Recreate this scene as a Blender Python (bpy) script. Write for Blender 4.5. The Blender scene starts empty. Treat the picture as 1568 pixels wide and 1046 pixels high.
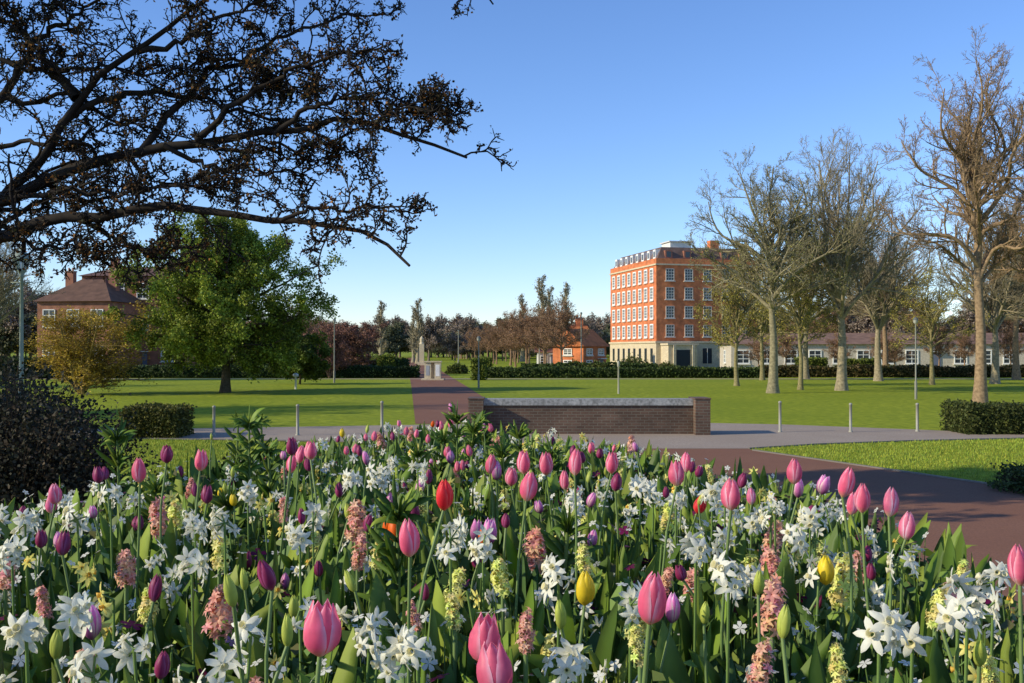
import bpy, math, numpy as np
from mathutils import Vector, Matrix
rng = np.random.default_rng(7)
scene = bpy.context.scene
F = 1524.0; CAMZ = 2.2; HZ = 537.0
def W(a, b, Y):            # image pixel column / row at an estimated distance Y -> world metres
    return np.array([(a-784.0)/F*Y, Y, CAMZ-(b-HZ)/F*Y])
def G(a, b):               # ground point
    Y = CAMZ*F/(b-HZ); return ((a-784.0)/F*Y, Y)

# ------------------------------------------------------------------ materials
def new_mat(name):
    m = bpy.data.materials.new(name); m.use_nodes = True
    nt = m.node_tree; nt.nodes.clear(); return m, nt
def N(nt, t, **kw):
    n = nt.nodes.new(t)
    for k, v in kw.items(): setattr(n, k, v)
    return n
def attr_mat(name, rough=0.6, transl=0.0, nscale=0, namt=0.3, bump=0.0, spec=0.3):
    m, nt = new_mat(name); L = nt.links
    out = N(nt, 'ShaderNodeOutputMaterial'); p = N(nt, 'ShaderNodeBsdfPrincipled')
    p.inputs['Roughness'].default_value = rough
    p.inputs['Specular IOR Level'].default_value = spec
    a = N(nt, 'ShaderNodeAttribute', attribute_name='tint'); col = a.outputs['Color']
    if nscale:
        tc = N(nt, 'ShaderNodeTexCoord'); no = N(nt, 'ShaderNodeTexNoise')
        no.inputs['Scale'].default_value = nscale; no.inputs['Detail'].default_value = 5
        L.new(tc.outputs['Object'], no.inputs['Vector'])
        mr = N(nt, 'ShaderNodeMapRange'); mr.inputs[1].default_value = .3; mr.inputs[2].default_value = .7
        mr.inputs[3].default_value = 1-namt; mr.inputs[4].default_value = 1+namt
        L.new(no.outputs['Fac'], mr.inputs[0])
        vm = N(nt, 'ShaderNodeVectorMath', operation='SCALE')
        L.new(col, vm.inputs[0]); L.new(mr.outputs[0], vm.inputs['Scale']); col = vm.outputs[0]
        if bump:
            b = N(nt, 'ShaderNodeBump'); b.inputs['Strength'].default_value = bump
            L.new(no.outputs['Fac'], b.inputs['Height']); L.new(b.outputs[0], p.inputs['Normal'])
    L.new(col, p.inputs['Base Color'])
    if transl:
        t = N(nt, 'ShaderNodeBsdfTranslucent'); L.new(col, t.inputs['Color'])
        mx = N(nt, 'ShaderNodeMixShader'); mx.inputs[0].default_value = transl
        L.new(p.outputs[0], mx.inputs[1]); L.new(t.outputs[0], mx.inputs[2]); L.new(mx.outputs[0], out.inputs[0])
    else: L.new(p.outputs[0], out.inputs[0])
    return m
def noise_mat(name, cols, scales=(0.3, 8.0), rough=0.85, bump=0.3, bscale=60, bdist=0.02, spec=0.25):
    m, nt = new_mat(name); L = nt.links
    out = N(nt, 'ShaderNodeOutputMaterial'); p = N(nt, 'ShaderNodeBsdfPrincipled')
    p.inputs['Roughness'].default_value = rough; p.inputs['Specular IOR Level'].default_value = spec
    tc = N(nt, 'ShaderNodeTexCoord')
    def nz(s, d=6):
        n = N(nt, 'ShaderNodeTexNoise'); n.inputs['Scale'].default_value = s; n.inputs['Detail'].default_value = d
        L.new(tc.outputs['Object'], n.inputs['Vector'])
        r = N(nt, 'ShaderNodeMapRange'); r.inputs[1].default_value = .35; r.inputs[2].default_value = .65
        L.new(n.outputs['Fac'], r.inputs[0]); return r.outputs[0]
    def mix(f, a, b):
        x = N(nt, 'ShaderNodeMix', data_type='RGBA'); L.new(f, x.inputs[0])
        for i, c in ((6, a), (7, b)):
            if isinstance(c, tuple): x.inputs[i].default_value = (*c, 1)
            else: L.new(c, x.inputs[i])
        return x.outputs[2]
    c1 = mix(nz(scales[0]), cols[0], cols[1]); c2 = mix(nz(scales[1]), c1, cols[2])
    L.new(c2, p.inputs['Base Color'])
    if bump:
        n = N(nt, 'ShaderNodeTexNoise'); n.inputs['Scale'].default_value = bscale; n.inputs['Detail'].default_value = 4
        L.new(tc.outputs['Object'], n.inputs['Vector'])
        b = N(nt, 'ShaderNodeBump'); b.inputs['Strength'].default_value = bump; b.inputs['Distance'].default_value = bdist
        L.new(n.outputs['Fac'], b.inputs['Height']); L.new(b.outputs[0], p.inputs['Normal'])
    L.new(p.outputs[0], out.inputs[0]); return m
def brick_mat(name, c1, c2, mortar, scale=1.0):
    m, nt = new_mat(name); L = nt.links
    out = N(nt, 'ShaderNodeOutputMaterial'); p = N(nt, 'ShaderNodeBsdfPrincipled')
    p.inputs['Roughness'].default_value = .85
    tc = N(nt, 'ShaderNodeTexCoord'); sp = N(nt, 'ShaderNodeSeparateXYZ'); L.new(tc.outputs['Object'], sp.inputs[0])
    ad = N(nt, 'ShaderNodeMath', operation='ADD'); L.new(sp.outputs[0], ad.inputs[0]); L.new(sp.outputs[1], ad.inputs[1])
    cb = N(nt, 'ShaderNodeCombineXYZ'); L.new(ad.outputs[0], cb.inputs[0]); L.new(sp.outputs[2], cb.inputs[1])
    br = N(nt, 'ShaderNodeTexBrick'); L.new(cb.outputs[0], br.inputs['Vector'])
    br.inputs['Color1'].default_value = (*c1, 1); br.inputs['Color2'].default_value = (*c2, 1); br.inputs['Mortar'].default_value = (*mortar, 1)
    br.inputs['Scale'].default_value = scale; br.inputs['Brick Width'].default_value = .225; br.inputs['Row Height'].default_value = .075
    br.inputs['Mortar Size'].default_value = .008
    no = N(nt, 'ShaderNodeTexNoise'); no.inputs['Scale'].default_value = 1.3; no.inputs['Detail'].default_value = 7; L.new(tc.outputs['Object'], no.inputs['Vector'])
    mr = N(nt, 'ShaderNodeMapRange'); mr.inputs[1].default_value = .3; mr.inputs[2].default_value = .7; mr.inputs[3].default_value = .65; mr.inputs[4].default_value = 1.3
    L.new(no.outputs['Fac'], mr.inputs[0])
    vm = N(nt, 'ShaderNodeVectorMath', operation='SCALE'); L.new(br.outputs['Color'], vm.inputs[0]); L.new(mr.outputs[0], vm.inputs['Scale'])
    L.new(vm.outputs[0], p.inputs['Base Color'])
    b = N(nt, 'ShaderNodeBump'); b.inputs['Strength'].default_value = .4; b.inputs['Distance'].default_value = .01; b.invert = True
    L.new(br.outputs['Fac'], b.inputs['Height']); L.new(b.outputs[0], p.inputs['Normal'])
    L.new(p.outputs[0], out.inputs[0]); return m

M_leaf = attr_mat('foliage', .5, .3, 0, spec=.3)
M_lowleaf = attr_mat('low_foliage', .6, 0, 0, spec=.25)
M_treeleaf = attr_mat('tree_leaf', .6, .25, 0, spec=.2)
M_twig = attr_mat('far_twigs', .85, 0, 0, spec=.1)
M_petal = attr_mat('petal', .45, .40, 60, .12, 0, .3)
M_bark = attr_mat('bark', .9, 0, 9, .35, .5, .15)
M_stem = attr_mat('stem', .5, 0, 0)
M_paint = attr_mat('painted_surface', .55, 0, 2.0, .10, 0)
M_roof = attr_mat('roof_tile', .8, 0, 1.5, .25, .2)
M_glass, nt = new_mat('window_glass')
o = N(nt, 'ShaderNodeOutputMaterial'); p = N(nt, 'ShaderNodeBsdfPrincipled'); nt.links.new(p.outputs[0], o.inputs[0])
p.inputs['Base Color'].default_value = (.03, .04, .05, 1); p.inputs['Roughness'].default_value = .08
M_lglass, nt = new_mat('lantern_glass')
o = N(nt, 'ShaderNodeOutputMaterial'); p = N(nt, 'ShaderNodeBsdfPrincipled'); nt.links.new(p.outputs[0], o.inputs[0])
p.inputs['Base Color'].default_value = (.55, .62, .62, 1); p.inputs['Roughness'].default_value = .15; p.inputs['Transmission Weight'].default_value = .6
M_grass = noise_mat('lawn_grass', ((.250, .300, .026), (.340, .375, .036), (.170, .220, .020)), (.18, 3.5), .9, .6, 45, .04, .05)
M_soil = noise_mat('bed_soil', ((.03, .05, .015), (.035, .028, .018), (.05, .09, .02)), (3, 12), .95, .6, 40, .03)
M_redpath = noise_mat('red_tarmac', ((.230, .112, .070), (.265, .135, .085), (.185, .092, .06)), (.5, 40), .9, .25, 150, .006, .1)
M_grey = noise_mat('grey_paving', ((.34, .275, .215), (.40, .33, .26), (.28, .225, .18)), (.6, 25), .9, .2, 90, .006, .1)
M_stone = noise_mat('pale_stone', ((.60, .51, .34), (.68, .59, .41), (.50, .41, .28)), (.8, 6), .85, .2, 30, .01)
M_coping = noise_mat('coping_stone', ((.36, .36, .35), (.44, .44, .42), (.20, .20, .19)), (2, 14), .8, .3, 50, .01)
M_brickwall = brick_mat('dark_brick', (.085, .048, .032), (.125, .072, .048), (.14, .12, .09))
M_brick = brick_mat('red_brick', (.56, .135, .042), (.64, .175, .055), (.50, .24, .11))
M_brick2 = brick_mat('brown_brick', (.26, .085, .048), (.31, .105, .058), (.28, .17, .11))
M_cream = noise_mat('cream_render', ((.52, .46, .37), (.60, .54, .44), (.44, .38, .30)), (1, 6), .8, .1, 30)

# ------------------------------------------------------------------ mesh builder
class MB:
    def __init__(s): s.V=[]; s.C=[]; s.Q=[]; s.MI=[]; s.n=0
    def add(s, v, q, c, mi=0):
        v = np.asarray(v, float).reshape(-1,3); q = np.asarray(q, int).reshape(-1,4)
        c = np.asarray(c, float); c = np.broadcast_to(c, v.shape) if c.ndim==1 else c
        s.V.append(v); s.C.append(c); s.Q.append(q+s.n); s.MI.append(np.full(len(q), mi)); s.n += len(v)
    def many(s, tv, tq, R, pos, col, tc=None, mi=0):
        K = len(pos)
        if K == 0: return
        v = np.einsum('kij,nj->kni', R, tv)+pos[:,None,:]
        n = len(tv); q = (tq[None]+ (np.arange(K)*n)[:,None,None]).reshape(-1,4)
        col = np.broadcast_to(np.asarray(col,float), (K,3))
        c = np.repeat(col[:,None,:], n, 1)
        if tc is not None: c = np.clip(c*tc[None], 0, .95)
        s.add(v.reshape(-1,3), q, c.reshape(-1,3), mi)
    def box(s, x0,x1,y0,y1,z0,z1, c=(.5,.5,.5), mi=0, fn=None):
        v = np.array([(x,y,z) for z in (z0,z1) for y in (y0,y1) for x in (x0,x1)], float)
        if fn: v = np.array([fn(*p) for p in v])
        s.add(v, [(0,2,3,1),(4,5,7,6),(0,1,5,4),(2,6,7,3),(0,4,6,2),(1,3,7,5)], c, mi)
    def lathe(s, prof, cx, cy, sides=12, c=(.5,.5,.5), mi=0):
        a = np.arange(sides)*2*np.pi/sides
        v = np.concatenate([np.stack([cx+r*np.cos(a), cy+r*np.sin(a), np.full(sides,z)],1) for r,z in prof])
        q = []
        for i in range(len(prof)-1):
            for j in range(sides):
                k=(j+1)%sides; q.append((i*sides+j,i*sides+k,(i+1)*sides+k,(i+1)*sides+j))
        s.add(v,q,c,mi)
    def obj(s, name, mats, smooth=True, parent=None, loc=None):
        V=np.concatenate(s.V); Q=np.concatenate(s.Q); C=np.concatenate(s.C); MI=np.concatenate(s.MI)
        me=bpy.data.meshes.new(name)
        me.vertices.add(len(V)); me.vertices.foreach_set('co', V.astype(np.float32).ravel())
        me.loops.add(len(Q)*4); me.loops.foreach_set('vertex_index', Q.astype(np.int32).ravel())
        me.polygons.add(len(Q)); me.polygons.foreach_set('loop_start', (np.arange(len(Q))*4).astype(np.int32))
        me.polygons.foreach_set('loop_total', np.full(len(Q),4,np.int32))
        me.polygons.foreach_set('material_index', MI.astype(np.int32))
        me.polygons.foreach_set('use_smooth', np.full(len(Q), smooth))
        at=me.attributes.new('tint','FLOAT_COLOR','POINT')
        at.data.foreach_set('color', np.concatenate([C, np.ones((len(C),1))],1).astype(np.float32).ravel())
        for m in (mats if isinstance(mats,(list,tuple)) else [mats]): me.materials.append(m)
        me.update(calc_edges=True)
        ob=bpy.data.objects.new(name, me); scene.collection.objects.link(ob)
        if parent: ob.parent=parent
        if loc is not None: ob.location=loc
        return ob
def empty(name, loc=(0,0,0), rz=0):
    e=bpy.data.objects.new(name,None); e.location=loc; e.rotation_euler=(0,0,rz); e.empty_display_size=.5
    scene.collection.objects.link(e); return e
def inst(name, src, loc, rz=0, sc=(1,1,1), parent=None):
    o=bpy.data.objects.new(name, src.data); scene.collection.objects.link(o)
    o.location=loc; o.rotation_euler=(0,0,rz); o.scale=sc
    if parent: o.parent=parent
    return o
def unit(v): return v/np.maximum(np.linalg.norm(v,axis=-1,keepdims=True),1e-9)
def frames(d):
    d=unit(d); up=np.tile([0,0,1.],(len(d),1)); up[np.abs(d[:,2])>.95]=[1,0,0]
    x=unit(np.cross(up,d)); y=np.cross(d,x); return np.stack([x,y,d],2)
def rots(yaw,tilt,spin):
    cy,sy,ct,st,cs,ss=np.cos(yaw),np.sin(yaw),np.cos(tilt),np.sin(tilt),np.cos(spin),np.sin(spin); z=np.zeros_like(yaw); o=np.ones_like(yaw)
    A=np.stack([np.stack([cy,-sy,z],1),np.stack([sy,cy,z],1),np.stack([z,z,o],1)],1)
    B=np.stack([np.stack([ct,z,st],1),np.stack([z,o,z],1),np.stack([-st,z,ct],1)],1)
    C=np.stack([np.stack([cs,-ss,z],1),np.stack([ss,cs,z],1),np.stack([z,z,o],1)],1)
    return A@B@C
def segs(mb,p0,p1,r0,r1,col,sides=3,mi=0):
    K=len(p0)
    if K==0: return
    Fm=frames(p1-p0); a=np.arange(sides)*2*np.pi/sides
    ring=np.stack([np.cos(a),np.sin(a),0*a],1); off=np.einsum('kij,nj->kni',Fm,ring)
    v=np.concatenate([p0[:,None]+off*r0[:,None,None], p1[:,None]+off*r1[:,None,None]],1)
    q=np.array([(j,(j+1)%sides,sides+(j+1)%sides,sides+j) for j in range(sides)])
    q=(q[None]+(np.arange(K)*2*sides)[:,None,None]).reshape(-1,4)
    col=np.broadcast_to(np.asarray(col,float),(K,3)); c=np.repeat(col[:,None],2*sides,1)
    mb.add(v.reshape(-1,3),q,c.reshape(-1,3),mi)

# ------------------------------------------------------------------ trees
def resample(pts,S):
    pts=np.array(pts,float)
    out=[]; n=len(pts)
    for i in range(n-1):
        p0=pts[max(i-1,0)];p1=pts[i];p2=pts[i+1];p3=pts[min(i+2,n-1)]
        for t in np.linspace(0,1,8,endpoint=False):
            out.append(.5*((2*p1)+(-p0+p2)*t+(2*p0-5*p1+4*p2-p3)*t*t+(-p0+3*p1-3*p2+p3)*t**3))
    out.append(pts[-1]); out=np.array(out)
    d=np.r_[0,np.cumsum(np.linalg.norm(np.diff(out,axis=0),axis=1))]
    t=np.linspace(0,d[-1],S+1); return np.stack([np.interp(t,d,out[:,k]) for k in range(3)],1), d[-1]
def child_level(r,P,PR,L,n,tmin,a0,a1,lr,S,jit,trop,rf=.6,tmax=1.0,lmin=0.05,taper=.45,rmin=.006):
    K=len(P); i=np.repeat(np.arange(K),n); j=np.tile(np.arange(n),K)
    t=tmin+(tmax-tmin)*(j+r.random(len(i)))/n; Sp=P.shape[1]-1
    f=t*Sp; k=np.minimum(f.astype(int),Sp-1); w=(f-k)[:,None]
    st=P[i,k]*(1-w)+P[i,k+1]*w; tan=unit(P[i,k+1]-P[i,k]); rad=PR[i,k]*(1-w[:,0])+PR[i,k+1]*w[:,0]
    rd=r.normal(size=st.shape); perp=unit(rd-(rd*tan).sum(1,keepdims=True)*tan)
    a=np.radians(r.uniform(a0,a1,len(i)))[:,None]
    d=np.cos(a)*tan+np.sin(a)*perp
    ln=np.maximum(L[i]*lr*(1-taper*t)*r.uniform(.65,1.2,len(i)),lmin)
    pts=[st]
    for s in range(S):
        d=unit(d+r.normal(size=d.shape)*jit+np.array([0,0,trop])); pts.append(pts[-1]+d*(ln/S)[:,None])
    C=np.stack(pts,1); r0=np.maximum(rad*rf,rmin); rr=r0[:,None]*np.linspace(1,.5,S+1)[None]
    return C,rr,ln
def emit(mb,P,R,col,sides):
    S=P.shape[1]-1
    for s in range(S): segs(mb,P[:,s],P[:,s+1],R[:,s],R[:,s+1],col,sides)
def tube(mb,P,R,col,sides=10):
    n=len(P); T=unit(np.gradient(P,axis=0)); a=np.arange(sides)*2*np.pi/sides
    x=unit(np.cross(T[0],[0.3,1,.2])[None])[0]; rings=[]
    for i in range(n):
        x=unit((x-T[i]*x.dot(T[i]))[None])[0]; y=np.cross(T[i],x)
        rings.append(P[i]+R[i]*(np.cos(a)[:,None]*x+np.sin(a)[:,None]*y))
    q=[(i*sides+j,i*sides+(j+1)%sides,(i+1)*sides+(j+1)%sides,(i+1)*sides+j) for i in range(n-1) for j in range(sides)]
    mb.add(np.concatenate(rings),q,col)
LEAF_V=np.array([(0,0,0),(.5,.45,.12),(0,1,0),(-.5,.45,.12)],float); LEAF_Q=np.array([(0,1,2,3)])
def add_leaves(mb,r,pts,n,spread,size,cols,mi=1,clump=.5,squash=1.0):
    pts=np.repeat(pts,n,0); pos=pts+r.normal(size=pts.shape)*spread*np.array([1,1,squash])
    K=len(pos); sz=size*r.uniform(.6,1.3,K)
    R=rots(r.uniform(0,6.28,K),r.uniform(.2,2.6,K),r.uniform(0,6.28,K))*sz[:,None,None]
    cols=np.array(cols,float); c=cols[r.integers(0,len(cols),K)]
    m=1+clump*.5*(np.sin(pos[:,0]*1.9+pos[:,2]*1.3)+np.sin(pos[:,1]*1.7-pos[:,2]*2.3+1))*.7
    c=c*(m*r.uniform(.7,1.3,K))[:,None]
    mb.many(LEAF_V,LEAF_Q,R,pos,np.clip(c,.003,.9),None,mi)
def make_tree(name,seed,stems,r0,levels,bark,leaf=None,loc=(0,0,0),rend=.25,S0=12,flare=1.5,wob=0,trunkfirst=False):
    r=np.random.default_rng(seed); mb=MB(); P=[];L=[];R=[]
    for k,s in enumerate(stems):
        q,l=resample(s,S0); q=q+np.cumsum(r.normal(size=q.shape)*wob*(0 if (k==0 and trunkfirst) else 1),0)*np.linspace(0,1,S0+1)[:,None]
        rr=np.interp(np.linspace(0,1,S0+1),[0,1],[1,rend])*(r0[k] if isinstance(r0,(list,tuple)) else r0)
        if flare>1 and (k==0 or not trunkfirst): rr[0]*=flare; rr[1]*=1+(flare-1)*.2
        tube(mb,q,rr,bark,10 if k==0 else 7)
        if not(trunkfirst and k==0): P.append(q);L.append(l);R.append(rr)
    P=np.array(P);R=np.array(R);L=np.array(L); bark=np.array(bark); tips=[]
    for li,lv in enumerate(levels):
        P,R,L=child_level(r,P,R,L,**lv)
        col=bark*(r.uniform(.8,1.2,len(P)))[:,None]
        emit(mb,P,R,col,5 if li==0 else (4 if li==1 else 3)); tips.append(P)
    mats=[M_bark]
    if leaf:
        src=np.concatenate([t[:,1:].reshape(-1,3) for t in tips[-leaf.get('lv',1):]]); mats.append(leaf.get('mat',M_treeleaf))
        src=src[r.random(len(src))<leaf.get('keep',1.0)]
        add_leaves(mb,r,src,leaf['n'],leaf['spread'],leaf['size'],leaf['cols'],1,leaf.get('clump',.5))
    return mb.obj(name,mats,True,loc=loc)
def crown_tree(name,seed,H,hw,zb,bark,loc,nl=16,n=(11,8,5,3),r=.25,leaf=None,rmin=.008,emin=-20,fork=.2,lrs=(.40,.5,.5,.6),up=.08,asc=.35,trunktop=.6,drop=0.0,mid=.0):
    q=np.random.default_rng(seed); zc=zb+(H-zb)*.42
    ph=[q.uniform(0,6.28) for _ in range(3)]
    stems=[[(0,0,-.15),(.06,.02,H*.2),(-.05,.05,H*.4),(.08,0,H*trunktop)]]; rad=[r]
    for i in range(nl):
        s=(i+.5)/nl; e=math.radians(emin+(88-emin)*(s**1.15)); az=i*2.4+q.uniform(-.3,.3)
        k=q.uniform(.70,.92)*(1+.10*math.sin(az*2+ph[0]))
        rz=(H-zc) if e>0 else (zc-zb)
        end=np.array([hw*math.cos(e)*math.cos(az)*k,hw*math.cos(e)*math.sin(az)*k,zc+rz*math.sin(e)*min(.93,k+.06)-drop*math.cos(e)])
        zs=np.clip(H*fork+(end[2]-H*fork)*asc,H*fork,H*trunktop*.97); st=np.array([0,0,zs])
        d=end-st; m1=st+d*.33+np.array([0,0,mid+.02*H])+q.normal(size=3)*.03*H*np.array([1,1,.5]); m2=st+d*.68+np.array([0,0,mid])+q.normal(size=3)*.03*H*np.array([1,1,.5])
        stems.append([st,m1,m2,end]); rad.append(r*(.50-.22*abs(s-.5)))
    ang=[(30,62),(25,60),(25,60),(20,60)]; SS=(6,4,3,1)
    lv=[dict(n=n[k],tmin=.18 if k==0 else .12,a0=ang[k][0],a1=ang[k][1],lr=lrs[k],S=SS[k],jit=.14,trop=up,rf=.55 if k<2 else .65,rmin=rmin,taper=.4) for k in range(len(n))]
    return make_tree(name,seed+100,stems,rad,lv,bark,leaf,loc,rend=.2,wob=.02,trunkfirst=True,flare=1.45)

GD=[(.29,.25,.05),(.36,.30,.06),(.22,.21,.045)]
budhaze=dict(n=1,spread=.07,size=.05,cols=[(.30,.28,.08),(.25,.24,.09),(.22,.24,.06)],lv=1,mat=M_twig,keep=.5)
budgold=dict(n=1,spread=.08,size=.075,cols=GD,lv=1,mat=M_twig,keep=.7)
x,y=G(1183,602); T1=crown_tree('bare_tree',11,12.3,4.9,3.2,(.24,.21,.125),(x,y,0),nl=16,r=.27,leaf=budhaze,fork=.26)
x,y=G(1288,598); T2=crown_tree('bare_tree',12,13.6,4.7,3.6,(.28,.235,.15),(x,y,0),r=.29,nl=18,emin=0,fork=.2,asc=.22,up=.12)
x,y=G(1500,618); T3=crown_tree('bare_tree',13,14.8,4.3,2.8,(.26,.18,.105),(x,y,0),r=.24,nl=18,fork=.22,asc=.5,trunktop=.85)
x,y=G(1225,597); T4=crown_tree('bare_tree',14,8.4,2.8,1.5,(.22,.19,.09),(x,y,0),leaf=budgold,r=.15,nl=12,n=(8,7,5),rmin=.010,lrs=(.45,.5,.5),asc=.4)
for src,X,Y,rz,s in ((T2,26.5,72,2.1,(1,1,.9)),(T1,23.0,78,4.0,(1,1,.95)),(T3,38,75,2.0,(1.1,1.1,.95)),(T2,32,66,5.0,(.95,.95,.85)),(T3,24.0,44,5.0,(.95,.95,.85)),
    (T3,33,88,.7,(1.1,1.1,.85)),(T4,14.0,62,2.2,(1.1,1.1,.95)),(T4,18.6,74,1.2,(1.25,1.25,1.05)),(T1,44,82,1,(1.1,1.1,.9)),(T4,27,64,1.2,(1.1,1.1,.9)),
    (T2,-38,72,2,(1,1,.85)),(T1,-47,86,3,(1.1,1.1,.9)),(T3,-49,90,3,(1,1,.95)),(T1,-27,30,1.5,(.9,.9,.8)),(T1,-45,56,3.5,(1,1,1)),(T1,-24,24,2.2,(.8,.8,.75)),(T2,-24,33,1.2,(.8,.8,.8))):
    inst('bare_tree',src,(X,Y,0),rz,s)

# avenue and far trees
brown=lambda s,n=1,sp=.12,c=((.27,.155,.09),(.21,.125,.08),(.30,.19,.11)): dict(n=n,spread=sp,size=s,cols=list(c),lv=1,mat=M_twig)
AV=crown_tree('avenue_tree',21,6.8,2.6,1.6,(.26,.165,.10),(3.6,112,0),r=.16,nl=11,n=(9,7,5),rmin=.014,lrs=(.45,.5,.5),leaf=brown(.08),asc=.4)
av=empty('avenue_tree_rows')
def axis(Y): return -.106*Y+2.0
for side,off in ((1,13),(1,19),(-1,-13),(-1,-19)):
    for k,Y in enumerate(range(100,320,12)):
        if off==19 and Y<142: continue
        s=rng.uniform(.85,1.15)*(1.0 if side>0 else .85)
        inst('avenue_tree',AV,(axis(Y)+off+rng.uniform(-.8,.8),Y+rng.uniform(-2,2),0),rng.uniform(0,6),(s,s,s),av)
D1=crown_tree('distant_tree',22,9,4.2,1.0,(.22,.17,.125),(-18,215,0),r=.25,nl=12,n=(8,6,4),rmin=.03,lrs=(.45,.5,.5),leaf=brown(.20,2,.2,((.23,.18,.14),(.20,.155,.125),(.26,.21,.155))))  # bark and twig colours lightened to imitate distance haze
D2=crown_tree('distant_tree',23,8,4.4,.4,(.14,.13,.09),(-40,225,0),r=.25,nl=12,n=(8,6,4),rmin=.03,lrs=(.45,.5,.5),leaf=brown(.26,3,.25,((.13,.14,.08),(.16,.165,.09),(.11,.125,.075))))  # olive variant, haze likewise put into its lightened colours
dt=empty('distant_treeline')
for k in range(260):
    Y=rng.uniform(215,400); px=rng.uniform(-100,1700); s=rng.uniform(.75,1.3)*(Y/255)
    X=(px-784)/F*Y
    if abs(X-axis(Y))<4: continue
    inst('distant_tree',[D1,D1,D2][rng.integers(0,3)],(X,Y,-.5),rng.uniform(0,6),(s*1.2,s*1.2,s*.95),dt)
for k in range(26):     # belt behind the right-hand lawn
    X=rng.uniform(34,82); Y=rng.uniform(116,140); s=rng.uniform(.9,1.35)
    inst('distant_tree',[AV,D1][k%2],(X,Y,0),rng.uniform(0,6),(s,s,s*(1.2 if k%2==0 else .95)),dt)
for k in range(12):     # twiggy shrubs in front of the low building
    X=24+k*3.1+rng.uniform(-1,1); inst('distant_tree',AV,(X,rng.uniform(87,96),0),rng.uniform(0,6),(.6,.6,rng.uniform(.4,.72)),dt)
for k in range(12):
    X=rng.uniform(-80,-56); Y=rng.uniform(100,140); s=rng.uniform(.9,1.2)
    inst('distant_tree',[D1,D2][k%2],(X,Y,0),rng.uniform(0,6),(s,s,s),dt)
def poplar(name,seed,H,loc):
    return make_tree(name,seed,[[(0,0,0),(.05,0,H*.5),(0,.05,H)]],.3,
      [dict(n=46,tmin=.08,a0=12,a1=28,lr=.26,S=4,jit=.05,trop=.12,rf=.4,taper=.6,rmin=.03),
       dict(n=8,tmin=.1,a0=15,a1=38,lr=.45,S=2,jit=.08,trop=.1,rf=.6,rmin=.03),
       dict(n=5,tmin=.1,a0=15,a1=38,lr=.5,S=1,jit=.1,trop=.1,rf=.7,rmin=.025)],(.30,.26,.17),brown(.16,1,.12,((.30,.26,.165),(.25,.22,.14))),loc)
PO=poplar('poplar_tree',31,12.0,((640-784)/F*170,170,0))
for px,top,Y,wf in ((583,468,170,1.5),(830,432,190,1.3),(866,442,200,1.2),(800,458,200,1.3),(633,482,185,1.3),(842,448,196,1.3)):
    h=(HZ-top)/F*Y+2.2; inst('poplar_tree',PO,((px-784)/F*Y,Y,0),px,(h/12*wf,h/12*wf,h/12))
PO.scale=(1.3,1.3,((HZ-465)/F*170+2.2)/12)

# green leafy tree (left)
x,y=G(345,601)
crown_tree('leafy_green_tree',41,9.4,5.5,.9,(.08,.065,.04),(x,y,0),nl=36,n=(8,7,5),r=.24,rmin=.01,emin=-50,fork=.13,lrs=(.42,.5,.5),up=.0,asc=.5,trunktop=.85,
  leaf=dict(n=4,spread=.13,size=.115,cols=[(.18,.24,.028),(.24,.29,.035),(.115,.17,.022),(.28,.32,.045)],lv=1,clump=.6))
x,y=G(440,592); crown_tree('leafy_green_tree',44,3.4,1.9,.2,(.06,.05,.03),(x-.1,y+4,0),nl=16,n=(7,5,4),r=.08,rmin=.01,emin=-40,fork=.1,lrs=(.42,.5,.5),up=.0,
  leaf=dict(n=5,spread=.10,size=.12,cols=[(.10,.14,.02),(.13,.17,.027),(.065,.10,.018)],lv=1,clump=.6))
r2=np.random.default_rng(5)
stems=[[(0,0,0),(math.cos(a)*.4,math.sin(a)*.4,1.0),(math.cos(a)*1.5*q,math.sin(a)*1.5*q,2.8),(math.cos(a)*2.1*q,math.sin(a)*2.1*q,4.0)] for a,q in zip(np.linspace(0,12.5,15),r2.uniform(.15,1.1,15))]
golden=dict(n=2,spread=.10,size=.07,cols=[(.42,.29,.035),(.50,.34,.045),(.32,.23,.035)],lv=1,clump=.4)
blv=[dict(n=10,tmin=.08,a0=25,a1=70,lr=.38,S=4,jit=.12,trop=.03,rf=.6),dict(n=7,tmin=.15,a0=25,a1=60,lr=.5,S=3,jit=.15,trop=.03,rf=.6),
   dict(n=4,tmin=.15,a0=25,a1=60,lr=.5,S=2,jit=.15,trop=.02,rf=.6)]
GT=make_tree('golden_budding_tree',42,stems,.07,blv,(.24,.17,.06),golden,((125-784)/F*50,50,0)); GT.scale=(1.45,1.35,.92)
copper=dict(n=3,spread=.10,size=.10,cols=[(.20,.10,.075),(.24,.125,.09),(.16,.08,.06)],lv=1,clump=.4,mat=M_twig)
CT=make_tree('copper_tree',43,stems,.07,blv,(.18,.11,.08),copper,((530-784)/F*88,88,0))
CT.scale=(1.2,1.2,1.0); inst('copper_tree',CT,((505-784)/F*80,80,0),3,(.9,.9,.85))

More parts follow.
